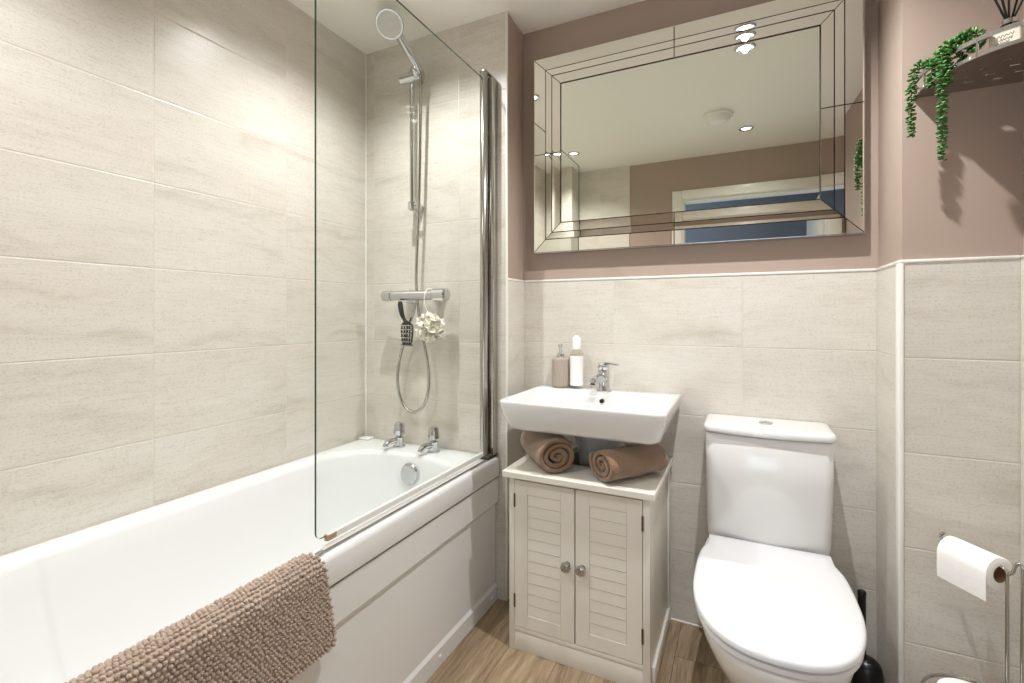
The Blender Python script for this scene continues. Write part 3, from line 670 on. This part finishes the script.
b = nb(); add_ring_loft(b, [outline(1, 0.008, z=0.387), outline(1, 0.003, z=0.390), outline(1, 0.003, z=0.400), outline(1, 0.009, z=0.4025)]); part('seat', b, SEATM, tw, angle=40)
def pan_ring(wx, yf, yb_, z, n=len(outline())):
    base = outline(); ys = [p.y for p in base]; mn, mx = min(ys), max(ys)
    return [V((tcx+(p.x-tcx)*wx/0.187, yf+(p.y-mn)/(mx-mn)*(yb_-yf), z)) for p in base]
b = nb(); add_ring_loft(b, [pan_ring(0.115, 1.30, 1.80, 0.0), pan_ring(0.113, 1.302, 1.80, 0.012), pan_ring(0.103, 1.315, 1.79, 0.06), pan_ring(0.102, 1.31, 1.785, 0.13), pan_ring(0.128, 1.245, 1.785, 0.20), pan_ring(0.158, 1.175, 1.79, 0.27), pan_ring(0.176, 1.128, 1.80, 0.33), pan_ring(0.183, 1.113, 1.82, 0.362), pan_ring(0.183, 1.112, 1.832, 0.380), pan_ring(0.179, 1.118, 1.832, 0.386)])
part('pan', b, CER, tw, angle=60)
def cist2(w, yf, bow, rr, z, yb_=YB-0.003, n=14):
    pts = []
    for i in range(n+1):
        u = -1+2*i/n; pts.append((tcx+u*(w-rr), yf-bow*(1-u*u)))
    # rounded corners
    out = [V((x, y, z)) for x, y in pts]
    for k in range(1, 7): q = -PI/2+k/6*PI/2; out.append(V((tcx+w-rr+rr*math.cos(q), yf+rr+rr*math.sin(q), z)))
    out.append(V((tcx+w, yb_, z))); out.append(V((tcx-w, yb_, z)))
    for k in range(0, 6): q = PI+k/6*PI/2; out.append(V((tcx-w+rr+rr*math.cos(q), yf+rr+rr*math.sin(q), z)))
    return out
b = nb(); add_ring_loft(b, [cist2(0.160, 1.690, 0.018, 0.03, 0.386), cist2(0.170, 1.672, 0.020, 0.035, 0.40), cist2(0.172, 1.668, 0.021, 0.035, 0.43), cist2(0.176, 1.662, 0.022, 0.034, 0.60), cist2(0.178, 1.660, 0.018, 0.032, 0.739), cist2(0.174, 1.664, 0.018, 0.03, 0.743)]); part('cistern', b, CER, tw, angle=60)
b = nb(); add_ring_loft(b, [cist2(0.176, 1.660, 0.017, 0.030, 0.7455), cist2(0.182, 1.652, 0.018, 0.034, 0.747), cist2(0.183, 1.651, 0.018, 0.034, 0.750), cist2(0.183, 1.651, 0.018, 0.034, 0.759), cist2(0.180, 1.654, 0.018, 0.034, 0.766), cist2(0.174, 1.661, 0.017, 0.03, 0.769), cist2(0.16, 1.675, 0.016, 0.03, 0.770)]); cl_ = part('cistern_lid', b, CER, tw, angle=60)
b = nb(); add_lathe(b, [(0.021, 0), (0.021, 0.003), (0.018, 0.0045), (0.001, 0.0045)], (tcx, 1.745, 0.7695), n=28); part('flush_button', b, CHROME, cl_)
b = nb(); add_box(b, (tcx-0.0008, 1.727, 0.7735), (tcx+0.0008, 1.763, 0.7745)); part('button_split', b, GROOVE, cl_)
# toilet brush in the niche
br_ = thing('toilet_brush', 'black toilet brush in its pot in the tiled niche beside the toilet', 'toilet brush', (0.334, 1.745, 0))
b = nb(); add_lathe(b, [(0.036, 0.0005), (0.040, 0.006), (0.041, 0.03), (0.040, 0.062), (0.035, 0.080), (0.024, 0.092), (0.013, 0.096)], (0.334, 1.745, 0), n=32); part('pot', b, BLACK, br_)
b = nb(); add_lathe(b, [(0.012, 0.09), (0.0105, 0.11), (0.0105, 0.278), (0.0115, 0.283), (0.0115, 0.290), (0.009, 0.294), (0.001, 0.295)], (0.322, 1.745, 0), n=18); part('handle', b, BLACK, br_)

# ------------------------------------------------------------------ toilet roll stand
rs = thing('toilet_roll_stand', 'freestanding chrome wire toilet roll stand by the pipe boxing', 'toilet roll stand', (0.47, 1.40, 0))
ar = V((-0.558, 0.83, 0)); e0 = V((0.521, 1.441, 0.550)); wr = 0.0036
pA = V((0.5285, 1.431, 0)); pB = V((0.548, 1.418, 0))
b = nb()
pts = smooth_path([e0+ar*0.122+V((0, 0, 0.026)), e0+ar*0.131+V((0, 0, 0.015)), e0+ar*0.118+V((0, 0, 0.005)), e0+ar*0.08+V((0, 0, 0.004)), e0+ar*0.02+V((0, 0, 0.004)), e0-ar*0.006+V((0, 0, 0.004)), pA+V((0, 0, 0.546)), pA+V((0, 0, 0.52)), pA+V((0, 0, 0.30)), pA+V((0.0, 0, 0.0)) + V((0, 0, 0.001))], 6)
add_tube(b, pts, wr, 10); part('roll_arm', b, STEEL, rs)
b = nb(); mid = (pA+pB)/2
pts = smooth_path([pA+V((0.001, -0.001, 0.545)), mid+V((-0.002, 0.002, 0.553)), mid+V((0.001, -0.001, 0.569)), pB+V((-0.003, 0.003, 0.576)), pB+V((0.001, -0.001, 0.565)), pB+V((0.001, -0.001, 0.54)), pB+V((0, 0, 0.3)), pB+V((0, 0, 0.001))], 6)
add_tube(b, pts, wr, 10); part('upright_wire', b, STEEL, rs)
rc = V((0.475, 1.400, 0.0)); rr = 0.100
b = nb(); add_tube(b, [rc+V((rr*math.cos(2*PI*k/48), rr*math.sin(2*PI*k/48), 0.250)) for k in range(49)], wr, 8, caps=False); part('guard_ring', b, STEEL, rs)
b = nb(); add_lathe(b, [(0.100, 0.050), (0.102, 0.056), (0.095, 0.062), (0.002, 0.062)], rc, n=40); part('base_plate', b, STEEL, rs)
b = nb(); add_tube(b, [rc+V((0.02, 0.01, 0.056)), pA+V((0, 0, 0.056)), pB+V((0, 0, 0.056))], wr, 8); part('foot_wire', b, STEEL, rs)
def toilet_roll(name, ce, axis, L, R, label, hang=False, group=None):
    t = thing(name, label, 'toilet roll', ce, group)
    axis = V(axis).normalized(); b = nb()
    prof = [(0.019, 0.0), (R-0.002, 0.0), (R, 0.002), (R, L-0.002), (R-0.002, L), (0.019, L)]
    add_lathe(b, prof, ce, axis, 48, cap0=False, cap1=False); bt_ = part('paper', b, PAPER, t, angle=60)
    b = nb(); add_lathe(b, [(0.019, -0.0005), (0.019, L+0.0005), (0.0175, L+0.0005), (0.0175, -0.0005), (0.019, -0.0005)], ce, axis, 32, cap0=False, cap1=False); part('cardboard_tube', b, CARD, t)
    if hang:
        a, c2 = frame_of(axis)
        if c2.z < 0: a, c2 = -a, -c2
        if a.dot(V(ce)) > 0: a = -a        # towards the camera side
        b = nb(); rows = []
        prof = [c2*R*1.01*math.cos(q)+a*R*1.01*math.sin(q) for q in [PI/2*k/6 for k in range(7)]] + [a*R*1.01 - c2*0.02, a*R*1.0 - c2*0.05, a*R*0.98 - c2*0.058]
        add_ring_loft(b, [[V(ce)+axis*0.0005+p for p in prof], [V(ce)+axis*(L-0.0005)+p for p in prof]], False, False, closed=False)
        o = part('loose_sheet', b, PAPER, t); md = o.modifiers.new('solid', 'SOLIDIFY'); md.thickness = 0.0008; md.offset = 1
    return t
toilet_roll('toilet_roll', e0 + V((0, 0, -0.0125)), ar, 0.108, 0.037, 'white toilet roll hanging on the arm of the wire stand', True)
for k in range(2):
    toilet_roll('spare_toilet_roll', rc+V((-0.029, -0.029, 0))+V((0, 0, 0.0625+k*0.114)), (0, 0, 1), 0.113, 0.054, ['spare white toilet roll at the bottom of the wire stand', 'spare white toilet roll on top of the other, inside the guard ring'][k], False, 'spare toilet rolls in the stand')

# ------------------------------------------------------------------ corner shelf and what stands on it
cs = thing('corner_shelf', 'curved chrome corner shelf high on the right wall', 'shelf', (XR-0.006, YX, 1.69))
KX, KY = XR+0.0055, YX+0.0055
SZ = 1.690
def arc(ax, ay, n=28, e=2.35):
    out = []
    for k in range(n+1):
        q = PI/2*k/n; out.append((KX-ax*math.cos(q)**(2/e), KY-ay*math.sin(q)**(2/e)))
    return out
b = nb(); ol = [(KX, KY)] + arc(0.208, 0.250)
add_ring_loft(b, [[V((x, y, SZ)) for x, y in ol], [V((x, y, SZ+0.003)) for x, y in ol]]); plate = part('shelf_plate', b, SHELFM, cs, angle=20)
cut = nb()
for x, y in [(0.475, 1.505), (0.505, 1.470), (0.535, 1.440), (0.567, 1.405), (0.50, 1.540), (0.530, 1.510), (0.560, 1.478), (0.59, 1.445), (0.555, 1.545), (0.585, 1.52), (0.45, 1.545)]:
    add_ring_loft(cut, [[p + V((x, y, z)) for p in rrect(-0.010, 0.010, -0.003, 0.003, 0.003, 0, 4)] for z in (SZ-0.01, SZ+0.02)])
bmesh.ops.translate(cut, verts=cut.verts, vec=-cs.location); cm = bpy.data.meshes.new('cut'); bmesh.ops.recalc_face_normals(cut, faces=cut.faces); cut.to_mesh(cm); cut.free()
co = bpy.data.objects.new('cut', cm); C.objects.link(co); co.location = cs.location
md = plate.modifiers.new('b', 'BOOLEAN'); md.operation = 'DIFFERENCE'; md.object = co; md.solver = 'EXACT'
bpy.context.view_layer.update()
nm = bpy.data.meshes.new_from_object(plate.evaluated_get(bpy.context.evaluated_depsgraph_get()))
plate.modifiers.clear(); plate.data = nm; bpy.data.objects.remove(co)
for p in nm.polygons: p.use_smooth = False
b = nb(); rp = arc(0.212, 0.254); vr = []
for x, y in rp:
    d = V((x-KX, y-KY, 0)).normalized(); c_ = V((x, y, SZ+0.037)); vr.append([c_+d*0.0025+V((0, 0, 0.005)), c_-d*0.0025+V((0, 0, 0.005)), c_-d*0.0025-V((0, 0, 0.005)), c_+d*0.0025-V((0, 0, 0.005))])
add_ring_loft(b, vr); part('guard_rail', b, CHROME, cs)
b = nb(); vr = []
for x, y in rp:
    d = V((x-KX, y-KY, 0)).normalized(); c_ = V((x, y, SZ+0.002)); vr.append([c_+d*0.0015+V((0, 0, 0.004)), c_-d*0.003+V((0, 0, 0.004)), c_-d*0.003-V((0, 0, 0.004)), c_+d*0.0015-V((0, 0, 0.004))])
add_ring_loft(b, vr); part('shelf_lip', b, CHROME, cs)
for k in (4, 15, 25):
    x, y = rp[k]; b = nb(); add_tube(b, [(x, y, SZ), (x, y, SZ+0.037)], 0.0028, 8); part('rail_post', b, CHROME, cs)

# trailing succulent
pl = thing('trailing_succulent', 'green trailing succulent hanging over the corner shelf rail', 'plant', (0.44, 1.45, SZ+0.003))
def leaf(bm, p, d, n, L, W):
    a = d.cross(n).normalized(); vs = []
    for s, w in ((0.0, 0.25), (0.35, 0.9), (0.65, 1.0), (0.9, 0.55)):
        c_ = p + d*(L*s) + n*(L*0.18*s*s)
        vs.append([c_+a*(W*w*math.cos(q)) + n*(W*0.55*w*math.sin(q)) for q in (0, PI/3, 2*PI/3, PI, 4*PI/3, 5*PI/3)])
    vr = add_ring_loft(bm, vs, True, False)
    tip = bm.verts.new(p+d*L+n*L*0.2)
    for i in range(6): bm.faces.new((vr[-1][i], vr[-1][(i+1) % 6], tip))
def strand(pts, spread=1.0):
    path = resample2(smooth_path(pts, 8), 0.0066); b = nb(); k = 0
    for i, p in enumerate(path):
        d = (path[min(i+1, len(path)-1)]-path[max(i-1, 0)]).normalized(); a, c2 = frame_of(d)
        for j in range(3):
            q = k*2.4+random.uniform(-0.6, 0.6); k += 1
            o_ = a*math.cos(q)+c2*math.sin(q); dd = (o_*0.9+d*random.uniform(0.1, 0.9)+V((0, 0, random.uniform(-0.1, 0.3)))).normalized()
            tp = 1.0 - 0.35*(i/len(path))**3
            nn = (d*-1+o_*0.3).normalized()
            leaf(b, p+o_*0.001+d*random.uniform(-0.003, 0.003), dd, (nn-dd*nn.dot(dd)).normalized(), random.uniform(0.0085, 0.0120)*tp*spread, random.uniform(0.0034, 0.0046)*spread)
    o = part('leafy_strand', b, GREEN, pl, angle=60)
    b = nb(); add_tube(b, path, 0.0014, 6); part('stem', b, STEM, o)
R1 = SZ+0.049
strand([(0.475, 1.425, SZ+0.030), (0.455, 1.435, R1+0.008), (0.432, 1.442, R1+0.010), (0.421, 1.442, R1-0.015), (0.420, 1.444, 1.66), (0.4215, 1.445, 1.58), (0.420, 1.446, 1.488)], 1.33)
strand([(0.450, 1.495, SZ+0.025), (0.420, 1.510, R1+0.004), (0.396, 1.517, R1+0.004), (0.385, 1.520, R1-0.03), (0.383, 1.521, 1.66), (0.3825, 1.522, 1.572)], 1.22)
strand([(0.482, 1.425, SZ+0.030), (0.470, 1.412, R1+0.012), (0.458, 1.418, R1+0.018), (0.438, 1.440, R1+0.012)], 1.39)
strand([(0.478, 1.450, SZ+0.035), (0.464, 1.435, R1+0.016), (0.445, 1.452, R1+0.012), (0.425, 1.475, R1+0.006)], 1.39)
strand([(0.470, 1.47, SZ+0.02), (0.442, 1.465, R1+0.006), (0.418, 1.487, R1+0.004), (0.403, 1.505, R1-0.004)], 1.33)
strand([(0.462, 1.43, R1), (0.435, 1.432, R1+0.002), (0.424, 1.438, R1-0.018), (0.430, 1.440, 1.685), (0.432, 1.440, 1.662)], 1.28)
strand([(0.455, 1.46, R1), (0.425, 1.462, R1), (0.411, 1.466, R1-0.02), (0.408, 1.470, 1.690), (0.408, 1.471, 1.668)], 1.28)

# reed diffuser
dx, dy, dz = 0.530, 1.425, SZ+0.0035
rd = thing('reed_diffuser', 'square glass reed diffuser with cream label and black reeds', 'reed diffuser', (dx, dy, dz))
ra = math.radians(-36)
def rot(p): return V((dx+p[0]*math.cos(ra)-p[1]*math.sin(ra), dy+p[0]*math.sin(ra)+p[1]*math.cos(ra), dz+p[2]))
b = nb(); rings = []
for h, z, r_ in ((0.024, 0.0, 0.004), (0.026, 0.003, 0.005), (0.026, 0.055, 0.005), (0.023, 0.060, 0.006), (0.013, 0.062, 0.0125), (0.013, 0.072, 0.0125)):
    rings.append([rot(p) for p in rrect(-h, h, -h, h, r_, z, 5)])
add_ring_loft(b, rings, True, False); part('bottle', b, CLEAR, rd)
b = nb(); add_ring_loft(b, [[rot(p) for p in rrect(-0.0265, 0.0265, -0.0265, 0.0265, 0.005, z, 5)] for z in (0.008, 0.050)], False, False); lb_ = part('label', b, LABEL, rd, 'cream paper label')
b = nb()
for zz, x0, x1 in ((0.036, -0.017, 0.016), (0.028, -0.012, 0.013), (0.021, -0.016, 0.008)):
    pts = [rot((x0+(x1-x0)*k/20, -0.0268, zz+0.0025*math.sin(k*1.7)+0.001*math.sin(k*4.1))) for k in range(21)]; add_tube(b, pts, 0.0006, 5)
part('script', b, INK, lb_, 'faint grey handwritten script')
b = nb(); add_lathe(b, [(0.015, 0.066), (0.015, 0.076), (0.010, 0.077), (0.010, 0.066)], (dx, dy, dz), n=24, cap0=False, cap1=False); part('collar', b, STEEL, rd)
for k, (ux, uy) in enumerate(((-0.045, 0.0), (-0.030, -0.012), (-0.018, 0.012), (-0.006, -0.01), (0.030, 0.006), (0.050, -0.008))):
    b = nb(); add_tube(b, [(dx-ux*0.12, dy-uy*0.12, dz+0.03), (dx+ux*0.08, dy+uy*0.08, dz+0.072), (dx+ux, dy+uy, dz+0.19)], 0.0022, 8); part('reed', b, BLACK, rd)

# ------------------------------------------------------------------ wall mirror with strip frame
mr = thing('wall_mirror', 'large rectangular wall mirror with a mirrored border, above the basin', 'mirror', (-0.215, YB, 1.375))
mx0, mx1, mz0, mz1 = -0.771, 0.340, 1.374, 2.163
wb = YB+0.0065
b = nb(); add_box(b, (mx0+0.003, 1.812, mz0+0.003), (mx1-0.003, wb, mz1-0.003)); part('backing_board', b, GROOVE, mr)
fr = [0.0, 0.052, 0.079, 0.116]; hy = {0: (1.8005, 1.7995), 1: (1.7985, 1.8000), 2: (1.8000, 1.8012)}
b = nb(); add_box(b, (mx0+fr[3]+0.0025, 1.804, mz0+fr[3]+0.0025), (mx1-fr[3]-0.0025, 1.812, mz1-fr[3]-0.0025)); part('mirror_pane', b, MIRR, mr)
g = 0.0017
def strip(i0, i1, ys, side, c0, c1, m0, m1):
    """one mirror strip: side of frame, mitred at m0/m1 ends, between c0 and c1 along the run"""
    def pt(t, s, y):
        if side == 'L': return V((mx0+t, y, s))
        if side == 'R': return V((mx1-t, y, s))
        if side == 'B': return V((s, y, mz0+t))
        return V((s, y, mz1-t))
    lo, hi = (mz0, mz1) if side in 'LR' else (mx0, mx1)
    a, e = fr[i0]+g, fr[i1]-g
    s0 = lambda t: lo+t+g if m0 else c0+g
    s1 = lambda t: hi-t-g if m1 else c1-g
    b = nb()
    q = [pt(a, s0(a), ys[0]), pt(a, s1(a), ys[0]), pt(e, s1(e), ys[1]), pt(e, s0(e), ys[1])]
    w = [V((p.x, 1.812, p.z)) for p in q]
    add_ring_loft(b, [q, w])
    part('mirror_strip', b, MIRS, mr, angle=5)
for i in range(3):
    for side, mid in (('L', 1.772), ('R', 1.779), ('T', -0.222), ('B', -0.222)):
        strip(i, i+1, hy[i], side, None, mid, True, False); strip(i, i+1, hy[i], side, mid, None, False, True)
b = nb()
for lo, hi in (((mx0-0.002, 1.808, mz0-0.002), (mx0+0.0015, wb, mz1+0.002)), ((mx1-0.0015, 1.808, mz0-0.002), (mx1+0.002, wb, mz1+0.002)), ((mx0+0.0015, 1.808, mz0-0.002), (mx1-0.0015, wb, mz0+0.0015)), ((mx0+0.0015, 1.808, mz1-0.0015), (mx1-0.0015, wb, mz1+0.002))):
    add_box(b, lo, hi)
part('edge_frame', b, STEEL, mr, 'thin champagne metal edge')

for k in range(3):
    q = 0.5+2*PI*k/3; b = nb(); p = rc+V((0.085*math.cos(q), 0.085*math.sin(q), 0)); add_tube(b, [p+V((0, 0, 0.0005)), p+V((0, 0, 0.052))], 0.005, 10); part('foot', b, STEEL, rs)
# small white clip on the floor between cabinet and toilet
b = nb(); pts = smooth_path([(-0.1815, 1.462, 0.002), (-0.172, 1.458, 0.016), (-0.160, 1.440, 0.018), (-0.156, 1.425, 0.004)], 5); add_tube(b, pts, 0.004, 10)
tag(obj('floor_clip', b, PLAS), 'small white plastic clip on the floor between cabinet and toilet', 'clip')
